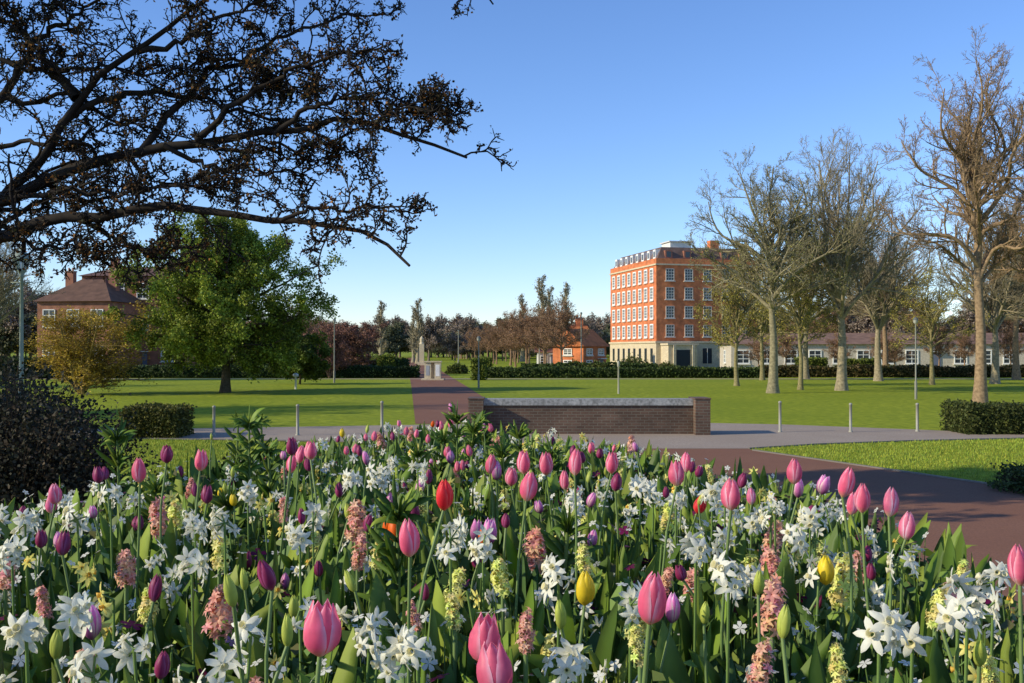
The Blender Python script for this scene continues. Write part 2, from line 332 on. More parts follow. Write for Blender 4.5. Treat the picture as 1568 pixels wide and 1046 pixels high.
# ------------------------------------------------------------------ foreground oak
tx,ty=-9.3,13.0
def LP(l,Y0=12.0,Y1=11.3):
    n=len(l); return [W(a,b,Y0+(Y1-Y0)*i/(n-1)) for i,(a,b) in enumerate(l)]
A0=np.array([tx,ty,2.6]); A1=np.array([tx,ty,3.2]); A2=np.array([tx+.1,ty,4.2])
limbs=[([A0]+LP([(-150,400),(0,360),(60,337),(130,326),(250,318),(340,325),(430,338),(520,342),(565,358),(600,380),(627,407)],12.2,10.8),.115,.8),
([A1]+LP([(-150,350),(0,310),(90,272),(160,245),(215,232),(300,214),(420,205),(520,184),(620,205),(715,241)],12.3,11.6),.115,1),
([A1]+LP([(-110,352),(-10,325),(60,240),(100,180),(140,122),(210,78),(300,10),(400,-60)],12.3,12.0),.10,1),
(LP([(215,232),(255,180),(300,130),(420,62),(520,25),(600,22)],12.0,12.8),.045,1),
(LP([(430,338),(470,322),(520,318),(580,314),(630,326)],11.1,10.9),.022,.6),
(LP([(115,150),(90,115),(60,85),(20,30),(-20,-20)],12.2,12.6),.06,1),
([A2]+LP([(-200,250),(-80,190),(0,150),(60,160),(110,140),(180,190),(240,170)],12.6,12.6),.07,1),
(LP([(300,214),(350,170),(400,130),(450,105),(520,85),(590,70)],11.9,11.4),.04,1),
(LP([(420,205),(480,160),(540,150),(600,160),(680,172)],11.8,11.2),.032,1),
([A2+[.2,0,2.5]]+LP([(100,-60),(300,-60),(450,-70),(600,-75),(690,-65),(735,-25),(755,5)],12.6,12.0),.06,.6),
(LP([(110,328),(150,350),(190,372),(240,386),(292,376)],12.0,11.5),.035,1),
(LP([(250,222),(310,250),(380,262),(450,262),(490,285)],11.9,12.3),.03,.6),
(LP([(90,190),(160,150),(250,140),(350,160),(450,190),(555,245)],12.2,12.6),.042,1),
(LP([(0,360),(60,380),(110,372),(150,395)],11.8,11.6),.03,1),
(LP([(0,150),(60,60),(120,20),(190,-30)],12.6,12.2),.05,1),
(LP([(210,78),(280,60),(350,20),(450,-30)],12.1,11.6),.035,1),
(LP([(0,310),(40,300),(130,290),(220,290),(320,285),(400,300)],12.1,11.4),.035,.8),
(LP([(-20,230),(40,215),(100,220),(170,190),(260,200)],12.4,12.0),.03,1),
(LP([(0,90),(60,110),(140,100),(230,110),(330,90)],12.4,12.0),.03,1),
(LP([(0,345),(80,300),(170,300),(250,280),(330,290)],12.2,12.0),.03,1),
(LP([(300,214),(340,225),(430,230),(500,222),(548,236)],11.9,12.0),.028,1),
(LP([(330,90),(380,95),(430,120),(470,150)],12.0,12.0),.02,1),
(LP([(560,190),(610,175),(660,165),(698,178)],11.7,11.5),.018,1),
]
ro=np.random.default_rng(3)
for k in range(24):      # upper / outer crown, above and beyond the visible boughs
    a=ro.uniform(-.9,.9) if k<19 else ro.uniform(2,4.3); ln=ro.uniform(4.5,8.5); z0=ro.uniform(6.9,8.6)
    p=np.array([tx,ty,z0]); d=np.array([math.cos(a)*.95,math.sin(a)*.42-.50,.17])
    limbs.append(([p,p+d*ln*.4+[0,0,.2],p+d*ln*.7+[0,0,.5],p+d*ln+[0,0,.5]],.10,2))
limbs.append(([np.array([tx,ty,-.2]),np.array([tx+.1,ty,2]),np.array([tx,ty+.1,5]),np.array([tx+.3,ty,9.0])],.45,.3))
barkd=(.026,.021,.017)
def oak():
    r=np.random.default_rng(77); mb=MB(); S0=22
    for grp in (.3,.6,.8,1,2):
        P=[];R=[];L=[]
        for pts,r0,dn in limbs:
            if dn!=grp: continue
            q,l=resample(pts,S0); q=q+r.normal(size=q.shape)*.04*np.sin(np.linspace(0,np.pi,S0+1))[:,None]
            rr=(np.linspace(1,.12 if r0<.4 else .3,S0+1)**1.1)*r0+.004
            tube(mb,q,rr,barkd,9); P.append(q);R.append(rr);L.append(min(l,5.0))
        P=np.array(P);R=np.array(R);L=np.sqrt(np.array(L))*.80
        n1=int(round(21*grp)) if grp<2 else 17
        P1,R1,L1=child_level(r,P,R,L,n=n1,tmin=.22 if grp!=2 else .1,a0=35,a1=75,lr=.60,S=6,jit=.30,trop=.03,rf=.35,taper=.45,lmin=.2,rmin=.012); emit(mb,P1,R1,barkd,5)
        P2,R2,L2=child_level(r,P1,R1,L1,n=6,tmin=.12,a0=35,a1=80,lr=.46,S=4,jit=.32,trop=.03,rf=.6,taper=.3,lmin=.12,rmin=.009); emit(mb,P2,R2,barkd,4)
        P3,R3,L3=child_level(r,P2,R2,L2,n=5,tmin=.15,a0=35,a1=85,lr=.46,S=2,jit=.3,trop=.05,rf=.8,taper=.2,lmin=.07,rmin=.008); emit(mb,P3,R3,barkd,3)
        tips=np.concatenate([P3[:,-1],P3[:,1],P2[:,-1]]); 
        keep=r.random(len(tips))<(.42 if grp<2 else .9); tips=tips[keep]
        add_leaves(mb,r,tips,2 if grp<2 else 4,.018 if grp<2 else .05,.036 if grp<2 else .07,[(.045,.036,.016),(.035,.038,.015),(.11,.055,.018),(.025,.024,.012),(.24,.11,.025)],1,.5)
    return mb.obj('oak_tree',[M_bark,M_treeleaf])
oak()

# ------------------------------------------------------------------ bushes and hedges
def bush(name,seed,c,rad,n,size,cols,bark=(.06,.045,.03)):
    r=np.random.default_rng(seed); mb=MB()
    d=unit(r.normal(size=(n,3))); d[:,2]=np.abs(d[:,2])*1.0-.15*r.random(n)
    lump=1+.16*np.sin(d[:,0]*7+seed)*np.cos(d[:,1]*6)+.12*np.sin(d[:,2]*9+d[:,0]*5)
    rr=(r.random(n)**.35)*lump*r.uniform(.85,1.08,n)
    pos=d*rr[:,None]*np.array(rad)+np.array([0,0,.05]); pos[:,2]=np.maximum(pos[:,2],.02)
    add_leaves(mb,r,pos,1,.01,size,cols,1,.5)
    m=300; dd=unit(r.normal(size=(m,3))); dd[:,2]=np.abs(dd[:,2])
    p1=dd*np.array(rad)*r.uniform(.85,1.16,m)[:,None]; p0=p1*r.uniform(0,.3,m)[:,None]*np.array([1,1,.2])
    segs(mb,p0,p1,np.full(m,.014),np.full(m,.004),bark)
    return mb.obj(name,[M_bark,M_treeleaf],True,loc=c)
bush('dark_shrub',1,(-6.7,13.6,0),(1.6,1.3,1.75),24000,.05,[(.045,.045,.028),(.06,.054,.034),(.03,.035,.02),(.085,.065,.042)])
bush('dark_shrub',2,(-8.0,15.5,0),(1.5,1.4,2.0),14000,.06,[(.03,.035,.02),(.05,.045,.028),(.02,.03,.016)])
bush('low_shrub',3,(8.45,15.6,0),(.8,.8,.5),9000,.05,[(.06,.09,.025),(.08,.11,.03),(.04,.06,.02)])
def hedge(name,seed,x0,x1,y0,y1,h,dens,size,cols):
    r=np.random.default_rng(seed); mb=MB(); cx,cy=(x0+x1)/2,(y0+y1)/2; a,b=(x1-x0)/2,(y1-y0)/2
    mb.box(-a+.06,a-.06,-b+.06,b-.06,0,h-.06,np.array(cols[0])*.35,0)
    P=[]; 
    n=int(4*a*b*dens); u,v=r.random(n),r.random(n); P.append(np.stack([(u*2-1)*a,(v*2-1)*b,h+0*u],1))
    for s in(-1,1):
        n=int(2*a*h*dens); u,v=r.random(n),r.random(n); P.append(np.stack([(u*2-1)*a,s*b+0*u,v*h],1))
        n=int(2*b*h*dens); u,v=r.random(n),r.random(n); P.append(np.stack([s*a+0*u,(u*2-1)*b,v*h],1))
    P=np.concatenate(P); P+= (.03*np.sin(P[:,0:1]*5+P[:,2:3]*4))*np.array([0,1,1])
    P[:,2]*=1+.10*np.sin(P[:,0]*.9+seed)*np.sin(P[:,0]*.37)
    add_leaves(mb,r,P,1,.035,size,cols,1,.35)
    return mb.obj(name,[M_bark,M_treeleaf],True,loc=(cx,cy,0))
HG=[(.06,.095,.022),(.09,.125,.027),(.04,.065,.018)]
hedge('clipped_hedge',1,-9.75,-8.4,24.8,26.2,.74,900,.06,[(.10,.105,.022),(.15,.135,.028),(.06,.07,.018)])
hedge('clipped_hedge',2,11.9,18,26.0,27.6,.72,700,.06,[(.07,.09,.02),(.10,.11,.028),(.045,.06,.016)])
hedge('long_hedge',3,-2.3,20,80,81.4,.75,90,.16,HG); hedge('long_hedge',4,-34,-7.6,80,81.4,.9,90,.16,[(.04,.07,.018),(.06,.09,.02),(.03,.05,.014)])
hedge('long_hedge',5,20.5,60,82,83.4,.85,80,.18,[(.09,.08,.025),(.14,.10,.04),(.06,.065,.02)])
hedge('long_hedge',6,1,14,96,97.2,.9,80,.18,HG); hedge('long_hedge',7,-26,-9.5,90,91.5,1.3,80,.18,HG)
hedge('long_hedge',8,-60,-34,78,80,1.5,60,.2,[(.03,.05,.016),(.045,.07,.02),(.02,.035,.012)])
YG=[(.13,.165,.022),(.17,.20,.03),(.09,.12,.018)]
for i,(px,Y,w,h) in enumerate(((590,84,1.3,1.75),(733,74,1.0,1.6),(745,90,.9,1.5),(555,92,1.0,1.5),(612,100,1.2,1.4),(1245,84,2.4,1.5),(1320,85,3.0,1.4))):
    X=(px-784)/F*Y; hedge('clipped_yew',20+i,X-w/2,X+w/2,Y,Y+min(w,1.3),h,120,.14,YG)
for i,(px,Y,r_) in enumerate(((968,100,1.9),(915,95,1.3),(700,95,1.1),(880,104,1.3),(1020,98,1.2))):
    bush('rounded_shrub',40+i,((px-784)/F*Y,Y,0),(r_,r_,r_*.85),2500,.16,[(.08,.11,.02),(.13,.15,.03),(.06,.08,.015)])

# ------------------------------------------------------------------ ground and paths
def sheet(name,poly,z,mat):
    me=bpy.data.meshes.new(name); me.from_pydata([(x,y,z) for x,y in poly],[],[tuple(range(len(poly)))]); me.materials.append(mat)
    o=bpy.data.objects.new(name,me); scene.collection.objects.link(o); return o
sheet('grass_ground',[(-3000,-300),(3000,-300),(3000,6000),(-3000,6000)],0,M_grass)
sheet('grey_path',[(-30,25.0),(-9,24.8),(-3.6,23.8),(-3.2,22.3),(5.3,22.3),(7.1,23.3),(9.7,24.2),(12.8,24.9),(32,27),(32,28.5),(13.5,26.0),(11.7,27.4),(8,29.6),(5.9,30.2),(-1.6,29.7),(-9.4,28.0),(-30,28.4)],.010,M_grey)
sheet('red_path',[(-3.2,22.3),(-3.3,18),(-4.2,14.5),(-6.5,11.5),(-14,8),(-14,-12),(30,-12),(30,7.0),(20,7.6),(14,9.2),(10.4,11.8),(8.9,14),(7.9,16.2),(6.9,18.4),(5.3,21.9),(5.3,22.3)],.006,M_redpath)
sheet('avenue_path',[(-2.9,29.9),(.4,29.9),(axis(60)+1.7,60),(axis(300)+2,300),(axis(300)-2,300),(axis(60)-1.7,60)],.006,M_redpath)
sheet('cross_path',[(-60,76.5),(60,76.5),(60,78.2),(-60,78.2)],.010,M_grey)
mb=MB()
def kerb(pts,w=.06,h=.03):
    for (x0,y0),(x1,y1) in zip(pts[:-1],pts[1:]):
        d=np.array([x1-x0,y1-y0]); L=np.linalg.norm(d); u=d/L; n=np.array([-u[1],u[0]])
        fn=lambda a,b,c:(x0+u[0]*a+n[0]*b,y0+u[1]*a+n[1]*b,c)
        mb.box(0,L-.004,-w/2,w/2,-.02,h,(.17,.15,.13),0,fn)
kerb([(5.3,21.9),(6.9,18.4),(7.9,16.2),(8.9,14),(10.4,11.8),(14,9.2)]); kerb([(5.3,22.3),(7.1,23.3),(9.7,24.2),(12.8,24.9),(30,27)])
kerb([(-3.2,22.3),(-3.3,18),(-4.2,14.5),(-6.5,11.5)]); kerb([(-3.3,23.9),(-9,24.8),(-28,25)])
mb.obj('kerb_edging',M_paint,False)
BV=np.array([(-.5,0,0),(.5,0,0),(.12,.25,1),(-.12,.25,1)],float); BQ=np.array([(0,1,2,3)])
mb=MB()
def blades(x0,x1,y0,y1,n,test,hs=.05):
    X=rng.uniform(x0,x1,n);Y=rng.uniform(y0,y1,n); k=np.array([test(a,b) for a,b in zip(X,Y)]); X=X[k];Y=Y[k]; K=len(X)
    s=np.stack([rng.uniform(.008,.016,K),np.full(K,.03),rng.uniform(.5,1.2,K)*hs],1)
    R=rots(rng.uniform(0,6.28,K),rng.uniform(0,.5,K),rng.uniform(0,6.28,K))*s[:,None,:]
    c=np.array([.25,.32,.035])*rng.uniform(.6,1.3,(K,1))*np.stack([rng.uniform(.8,1.3,K),np.ones(K),np.ones(K)],1)
    mb.many(BV,BQ,R,np.stack([X,Y,np.zeros(K)],1),c)
ex=lambda y: np.interp(y,[11.8,14,16.2,18.4,22],[10.4,8.9,7.9,6.9,5.3])
top=lambda x: np.interp(x,[5.3,7.1,9.7,12.8,20],[22.3,23.3,24.2,24.9,25.7])
blades(5.2,15,12,25,45000,lambda a,b:a>ex(b)+.05 and b<top(a)-.05)
blades(-11,-3,14,25,25000,lambda a,b:a<np.interp(b,[11.5,14.5,18,22.3],[-6.5,-4.2,-3.3,-3.2])-.05 and b<np.interp(a,[-11,-9,-3.6],[24.9,24.8,23.8])-.05)
mb.obj('lawn_grass_blades',M_lowleaf)

# ------------------------------------------------------------------ low brick wall
e=empty('low_brick_wall',(0,26.2,0))
mb=MB(); mb.box(-.74,4.76,0,.42,0,.76); mb.box(-1.13,-.745,-.35,.55,0,.93); mb.box(4.765,5.15,-.35,.55,0,.93); mb.obj('walls',M_brickwall,False,e)
mb=MB(); mb.box(-.743,4.763,-.05,.47,.763,.93); mb.obj('coping',M_coping,False,e)
mb=MB(); mb.box(-1.15,-.72,-.37,.57,.933,.965); mb.box(4.74,5.17,-.37,.57,.933,.965); mb.obj('pier_caps',M_brickwall,False,e)
for a,b,t in ((328,668,621),(456,667,619),(585,662,614),(1194,662,614),(1302,662,617),(1404,661,617)):
    x,y=G(a,b); h=(b-t)/F*y; mb=MB()
    mb.lathe([(.055,0),(.055,.04),(.038,.05),(.038,h-.06),(.045,h-.055),(.045,h-.02),(.02,h),(.001,h+.003)],0,0,10,(.32,.31,.25)); mb.obj('bollard_post',M_paint,True,loc=(x,y,0))

# ------------------------------------------------------------------ street lamps
def lamp_modern(px,top,Y,rad=.03):
    h=(HZ-top)/F*Y+CAMZ; mb=MB(); c=(.22,.22,.17)
    mb.lathe([(rad*2,0),(rad*2,.8),(rad*1.2,.85),(rad,h-.45),(rad,h-.3)],0,0,10,c)
    mb.lathe([(.03,h-.3),(.09,h-.25),(.11,h-.12)],0,0,12,(.4,.4,.35)); mb.lathe([(.13,h-.12),(.09,h-.04),(.03,h),(.001,h+.02)],0,0,12,(.12,.13,.12))
    mb.obj('street_lamp',M_paint,True,loc=((px-784)/F*Y,Y,0))
for a in ((733,515,58),(826,487,120,.06),(1402,486,45,.03),(512,488,68,.035),(1340,500,120,.05),(702,505,150,.06),(890,478,100,.05)): lamp_modern(*a)
e=empty('street_lamp',((33-784)/F*32,32,0)); g=(.22,.26,.21)
mb=MB(); mb.lathe([(.16,0),(.16,.7),(.12,.8),(.075,.95),(.06,3.0),(.05,4.55),(.09,4.58),(.06,4.63),(.13,4.75),(.14,4.78)],0,0,12,g)
for k in range(6):
    a=k*math.pi/3; ca,sa=math.cos(a),math.sin(a)
    segs(mb,np.array([[.14*ca,.14*sa,4.78]]),np.array([[.26*ca,.26*sa,5.15]]),np.array([.012]),np.array([.012]),g,4)
mb.box(-.35,.35,-.015,.015,4.38,4.41,g)
mb.obj('pole',M_paint,True,e)
mb=MB(); mb.lathe([(.13,4.78),(.25,5.15)],0,0,6,(.5,.55,.5)); mb.obj('lantern_glazing',M_lglass,False,e)
mb=MB(); mb.lathe([(.31,5.14),(.30,5.18),(.20,5.32),(.08,5.42),(.07,5.46),(.03,5.5),(.045,5.55),(.001,5.62)],0,0,12,g); mb.obj('lantern_roof',M_paint,True,e)
x,y=G(947,603); mb=MB(); mb.lathe([(.05,0),(.035,1.35),(.06,1.38),(.07,1.6),(.02,1.68)],0,0,10,(.4,.38,.3)); mb.obj('low_path_light',M_paint,True,loc=(x,y,0))
x,y=G(453,596); mb=MB(); mb.lathe([(.06,0),(.05,.7),(.16,.74),(.16,.86),(.03,.92)],0,0,10,(.6,.6,.55)); mb.obj('low_path_light',M_paint,True,loc=(x,y,0))

# monument
x,y=G(663,582); e=empty('stone_monument',(x,y,0)); mb=MB()
mb.box(-.85,.85,-.5,.6,0,.12); mb.box(-.62,-.12,-.25,.35,.123,1.32,mi=0); mb.box(.14,.60,-.3,.35,.123,1.32); mb.box(-.68,.66,-.34,.41,1.323,1.42); mb.box(-.118,.138,0,.3,.123,1.32)
mb.obj('blocks',M_stone,False,e)
mb=MB(); mb.box(-.5,-.24,-.262,-.252,.35,1.1,(.35,.37,.4)); mb.box(.22,.52,-.312,-.302,.3,1.15,(.8,.8,.78)); mb.obj('plaques',M_paint,False,e)
Y=150; mb=MB(); mb.box(-.7,.7,-.7,.7,0,.5); mb.box(-.35,.35,-.35,.35,.5,3.2); mb.lathe([(.4,3.2),(.25,3.5),(.3,4.0),(.05,4.4)],0,0,8); mb.obj('stone_pillar',M_stone,False,loc=(axis(Y)+.3,Y,0))

# ------------------------------------------------------------------ buildings
class Bld:
    def __init__(s,name,loc,rz,wallmat):
        s.e=empty(name,loc,rz); s.w=MB(); s.t=MB(); s.g=MB(); s.r=MB(); s.wm=wallmat; s.st=MB()
    def face(s,o,u,n):
        o=np.array(o,float);u=np.array(u,float);n=np.array(n,float)
        return lambda a,d,z: o+u*a+n*d+np.array([0,0,z])
    def win(s,f,a,z,w,h,nx=2,nz=3,c=(.8,.8,.76),lint=True,t=.09):
        s.g.box(a-w/2,a+w/2,.003,.02,z,z+h,fn=f)
        for (p,q,zz,ww) in ((a-w/2-t,a-w/2,z-t,z+h+t),(a+w/2,a+w/2+t,z-t,z+h+t)): s.t.box(p,q,.004,.09,zz,ww,c,fn=f)
        s.t.box(a-w/2,a+w/2,.004,.09,z+h,z+h+t,c,fn=f); s.t.box(a-w/2,a+w/2,.004,.09,z-t,z,c,fn=f)
        for k in range(1,nx): x=a-w/2+w*k/nx; s.t.box(x-.03,x+.03,.022,.05,z,z+h,c,fn=f)
        for k in range(1,nz): zz=z+h*k/nz; s.t.box(a-w/2,a+w/2,.052,.07,zz-.03,zz+.03,c,fn=f)
        if lint: s.t.box(a-w/2-.2,a+w/2+.2,.004,.16,z-t-.13,z-t-.003,(.6,.56,.48),fn=f)
    def done(s):
        if s.w.n: s.w.obj('walls',s.wm,False,s.e)
        if s.st.n: s.st.obj('stonework',M_stone,False,s.e)
        if s.t.n: s.t.obj('window_frames',M_paint,False,s.e)
        if s.g.n: s.g.obj('windows',M_glass,False,s.e)
        if s.r.n: s.r.obj('roof',M_roof,False,s.e)
cx,cy=(1005-784)/F*130,130
b=Bld('brick_office_building',(cx,cy,0),math.radians(13.65),M_brick)
LX,LY=14.4,18.0
b.w.box(0,LX,0,LY,3.2,13.4)
b.st.box(-.06,LX+.06,-.06,LY+.06,0,3.197); b.st.box(-.2,LX+.2,-.2,LY+.2,3.2,3.45); b.st.box(-.14,LX+.14,-.14,LY+.14,13.4,13.6)
b.w.box(-.02,LX+.02,-.02,LY+.02,13.603,14.3)
ff=b.face((0,0,0),(1,0,0),(0,-1,0)); fl=b.face((0,0,0),(0,1,0),(-1,0,0))
for r_ in range(4):
    z=4.1+r_*2.45
    for k in range(5): b.win(ff,1.9+k*2.65,z,1.05,1.45,3,4,t=.06,c=(.62,.6,.54))
    for k in range(8): b.win(fl,1.5+k*2.13,z,.85,1.45,3,4,t=.17)
for k in range(8): b.g.box(1.1+k*2.13,1.9+k*2.13,.07,.10,.7,2.5,fn=fl)
for k in range(5):
    b.g.box(1.2+k*2.65,2.5+k*2.65,.07,.10,.5,2.5,fn=ff)
    b.t.box(1.82+k*2.65,1.88+k*2.65,.105,.13,.5,2.5,(.75,.72,.65),fn=ff)
b.st.box(.6,4.6,-2.6,-.063,0,2.9); b.st.box(.45,4.75,-2.8,-.203,2.903,3.15); b.g.box(1.6,3.6,-2.64,-2.604,.1,2.3)
for xx in(1.2,3.8): b.st.box(xx,xx+.35,-2.9,-2.645,0,2.9)
def mans(x0,x1,y0,y1,z0,z1,i,c):
    v=[(x0,y0,z0),(x1,y0,z0),(x1,y1,z0),(x0,y1,z0),(x0+i,y0+i,z1),(x1-i,y0+i,z1),(x1-i,y1-i,z1),(x0+i,y1-i,z1)]
    return v,[(0,1,5,4),(1,2,6,5),(2,3,7,6),(3,0,4,7),(4,5,6,7)],c
b.r.add(*mans(.3,LX-.3,.3,LY-.3,14.303,15.9,.9,(.13,.085,.07)))
for k in range(8):
    b.t.box(1.1+k*2.13,1.95+k*2.13,-1.2,-.32,14.35,15.55,(.78,.78,.75),fn=fl); b.g.box(1.27+k*2.13,1.78+k*2.13,-.318,-.30,14.55,15.3,fn=fl)
for k in range(5):
    b.t.box(1.4+k*2.65,2.4+k*2.65,-1.2,-.32,14.35,15.4,(.28,.12,.08),fn=ff); b.g.box(1.6+k*2.65,2.2+k*2.65,-.318,-.30,14.5,15.25,fn=ff)
b.t.box(2.8,5.8,2.0,5,15.903,16.7,(.7,.68,.62)); b.t.box(2.6,6.0,1.8,5.2,16.703,16.85,(.6,.58,.55)); b.w.box(9.5,10.8,4,5,15.903,17.3)
b.done()
def house(name,x,y,rz,w,d,h,rh,roofc,wallmat,cols=3,rows=2,chim=True,hip=0.0):
    b=Bld(name,(x,y,0),rz,wallmat); b.w.box(-w/2,w/2,0,d,0,h); o=.35
    ff=b.face((-w/2,0,0),(1,0,0),(0,-1,0))
    fl=b.face((-w/2,0,0),(0,1,0),(-1,0,0))
    fh=h/rows
    for r_ in range(rows):
        for k in range(cols):
            if r_==0 and k==cols//2: 
                a=w*(k+.5)/cols; dh=min(2.0,fh*.85); b.t.box(a-.5,a+.5,.004,.08,0,dh,(.12,.14,.2),fn=ff); b.t.box(a-.7,a+.7,.004,.5,dh+.05,dh+.15,(.7,.7,.65),fn=ff)
            else: b.win(ff,w*(k+.5)/cols,r_*fh+fh*.30,min(1.2,w/cols*.5),fh*.45)
        b.win(fl,d*.5,r_*fh+fh*.3,1.0,fh*.45)
    i=hip
    v=[(-w/2-o,-o,h),(w/2+o,-o,h),(w/2+o,d+o,h),(-w/2-o,d+o,h),(-w/2-o+i,d/2,h+rh),(w/2+o-i,d/2,h+rh)]
    b.r.add(v,[(0,1,5,4),(2,3,4,5),(0,4,3,3),(1,2,5,5),(3,2,1,0)],roofc)
    if not hip:
        for s in(-1,1): b.w.add([(s*w/2,0,h),(s*w/2,d,h),(s*w/2,d/2,h+rh*.93),(s*w/2,d/2,h+rh*.93)],[(0,1,2,3)],(.5,.5,.5))
    if chim:
        for cxx in(-w*.32,w*.3):
            b.w.box(cxx-.45,cxx+.45,d/2-.35,d/2+.35,h+rh*.5,h+rh+.8); b.t.box(cxx-.5,cxx+.5,d/2-.4,d/2+.4,h+rh+.803,h+rh+.95,(.3,.2,.15))
            for q in(-.22,.22): b.t.lathe([(.12,h+rh+.95),(.10,h+rh+1.3)],cxx+q,d/2,8,(.4,.2,.12))
    b.done()
OR=(.50,.16,.055)
house('red_roofed_house',(911-784)/F*118,118,math.radians(55),5.4,4.2,2.7,2.1,OR,M_brick,2,2,False)
house('red_roofed_house',(882-784)/F*125,125,math.radians(10),3.4,5,3.9,1.6,OR,M_brick,2)
M_white=noise_mat('white_render',((.7,.69,.65),(.76,.75,.7),(.62,.6,.56)),(1,6),.8,.1,30)
house('white_house',(850-784)/F*122,122,0,4.2,4,2.0,1.0,(.2,.09,.06),M_white,3,1)
house('brick_house',(112-784)/F*105,105,math.radians(-6),8,8,7.4,2.6,(.13,.07,.045),M_brick2,3,2,True,3.0)
house('brick_house',(200-784)/F*112,112,math.radians(0),11,9,10.6,1.4,(.13,.07,.05),M_brick2,4,3,True,3.0)
house('long_low_building',46,108,math.radians(-3),44,8,2.9,1.3,(.20,.12,.085),M_cream,17,1,False,2.0)

# ------------------------------------------------------------------ raised flower bed
CX,CY,RX,RY=-.35,3.7,1.55,3.3
def bed_s(x,y):
    dx=np.abs(x-CX)/RX; dy=(y-CY)/RY; p=np.where(dy>0,1.5,3.0)
    return (dx**p+np.abs(dy)**p)**(1/p)
def bed_z(x,y):
    t=np.clip((bed_s(x,y)-1.0)/.95,0,1); t=t*t*(3-2*t); return 1.36*(1-t)+.03*np.sin(x*3)*np.cos(y*2.3)*(1-t)
n1,n2=90,110; gx=np.linspace(-4.6,3.9,n1); gy=np.linspace(-4,12,n2); XX,YY=np.meshgrid(gx,gy); ZZ=bed_z(XX,YY)-.01
mb=MB(); idx=np.arange(n1*n2).reshape(n2,n1)
mb.add(np.stack([XX.ravel(),YY.ravel(),ZZ.ravel()],1),np.stack([idx[:-1,:-1],idx[:-1,1:],idx[1:,1:],idx[1:,:-1]],-1).reshape(-1,4),(.1,.1,.1)); mb.obj('flower_bed_mound',M_soil)
def scatter(n,smax=1.08,ymin=.75,ymax=8):
    out=np.zeros((0,2))
    while len(out)<n:
        q=np.stack([rng.uniform(-2.6,2.0,n*2),rng.uniform(ymin,ymax,n*2)],1); q=q[bed_s(q[:,0],q[:,1])<smax]; out=np.concatenate([out,q])
    q=out[:n]; return np.stack([q[:,0],q[:,1],bed_z(q[:,0],q[:,1])],1)
def blade(bend,fold,wp,nv=7):
    v=[];z=x=0;q=[]
    for i in range(nv+1):
        t=i/nv; w=np.interp(t,*wp)/2; a=bend*t*t
        if i: x+=math.sin(a)/nv; z+=math.cos(a)/nv
        v+=[(x+fold*w,-w,z),(x,0,z),(x+fold*w,w,z)]
    for i in range(nv):
        for j in(0,1): k=i*3+j; q.append((k,k+1,k+4,k+3))
    return np.array(v),np.array(q)
WPn=([0,.1,.6,.9,1],[.8,1,1,.5,.05]); WPb=([0,.15,.4,.7,.9,1],[.5,.8,1,.75,.35,.03])
BN=[blade(b_,.3,WPn) for b_ in(.15,.5,.9,1.5,2.2)]; BB=[blade(b_,.5,WPb) for b_ in(.2,.6,1.1,1.7,2.3)]
def put_blades(mb,pos,tmpl,wid,length,tilt,cols,yaw=None):
    K=len(pos); which=rng.integers(0,len(tmpl),K); ya=rng.uniform(0,6.28,K) if yaw is None else yaw
    ti=rng.uniform(*tilt,K); L=rng.uniform(*length,K); w=rng.uniform(*wid,K)
    S=np.stack([L,w,L],1)
    R=rots(ya,ti,rng.uniform(-.4,.4,K))*S[:,None,:]
    cols=np.array(cols); c=cols[rng.integers(0,len(cols),K)]*rng.uniform(.7,1.25,(K,1))
    for k,(tv,tq) in enumerate(tmpl):
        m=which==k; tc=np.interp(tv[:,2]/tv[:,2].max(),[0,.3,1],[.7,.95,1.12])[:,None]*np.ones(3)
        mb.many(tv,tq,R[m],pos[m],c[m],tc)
GB=[(.105,.19,.05),(.13,.22,.045),(.08,.15,.045),(.17,.26,.055)]; GN=[(.12,.205,.025),(.17,.265,.032),(.085,.155,.024),(.24,.31,.045)]
mb=MB()
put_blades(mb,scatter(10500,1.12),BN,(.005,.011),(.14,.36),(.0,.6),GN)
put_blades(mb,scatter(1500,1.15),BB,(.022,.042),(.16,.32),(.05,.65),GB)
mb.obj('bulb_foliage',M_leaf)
mb=MB(); q=scatter(17000,1.25); q[:,2]+=rng.uniform(.02,.25,len(q))
add_leaves(mb,rng,q,1,.01,.030,[(.08,.14,.025),(.12,.19,.03),(.05,.095,.02),(.09,.09,.03),(.19,.24,.05)],0,.4); mb.obj('low_bed_foliage',M_lowleaf)

def tulip(H=1,R=.29,open_=0.0,nu=6,nv=8):
    V=[];Q=[];T=[];n=0
    for k in range(6):
        a0=k*math.pi/3; inner=k%2; rs=.86 if inner else 1.0; hh=1.0 if not inner else 1.05
        for i in range(nv+1):
            v=i/nv; r=np.interp(v,[0,.08,.22,.42,.62,.8,.92,1],[.15,.55,.86,1,.94,.72,.46+open_,.24+open_*1.6])*R*rs
            hw=np.interp(v,[0,.2,.5,.75,.9,.97,1],[1.0,1.0,.92,.74,.48,.24,.04])
            for j in range(nu+1):
                u=j/nu*2-1; a=a0+u*hw; rr=r*(1-.10*u*u+(.05 if abs(u)<.01 else 0)); z=v*hh-.03*u*u*v
                V.append((rr*math.cos(a),rr*math.sin(a),z))
                e_=.92+.5*abs(u)**3; b_=max(0,1-v*5)
                T.append((e_*(1-.1*b_),e_*(.85+ 1.7*abs(u)**3+2.4*b_+.25*v),e_*(.95+.8*abs(u)**3)))
        for i in range(nv):
            for j in range(nu): p=n+i*(nu+1)+j; Q.append((p,p+1,p+nu+2,p+nu+1))
        n+=(nv+1)*(nu+1)
    return np.array(V),np.array(Q),np.array(T)
TUL=[tulip(),tulip(R=.33,open_=.18),tulip(R=.26)]
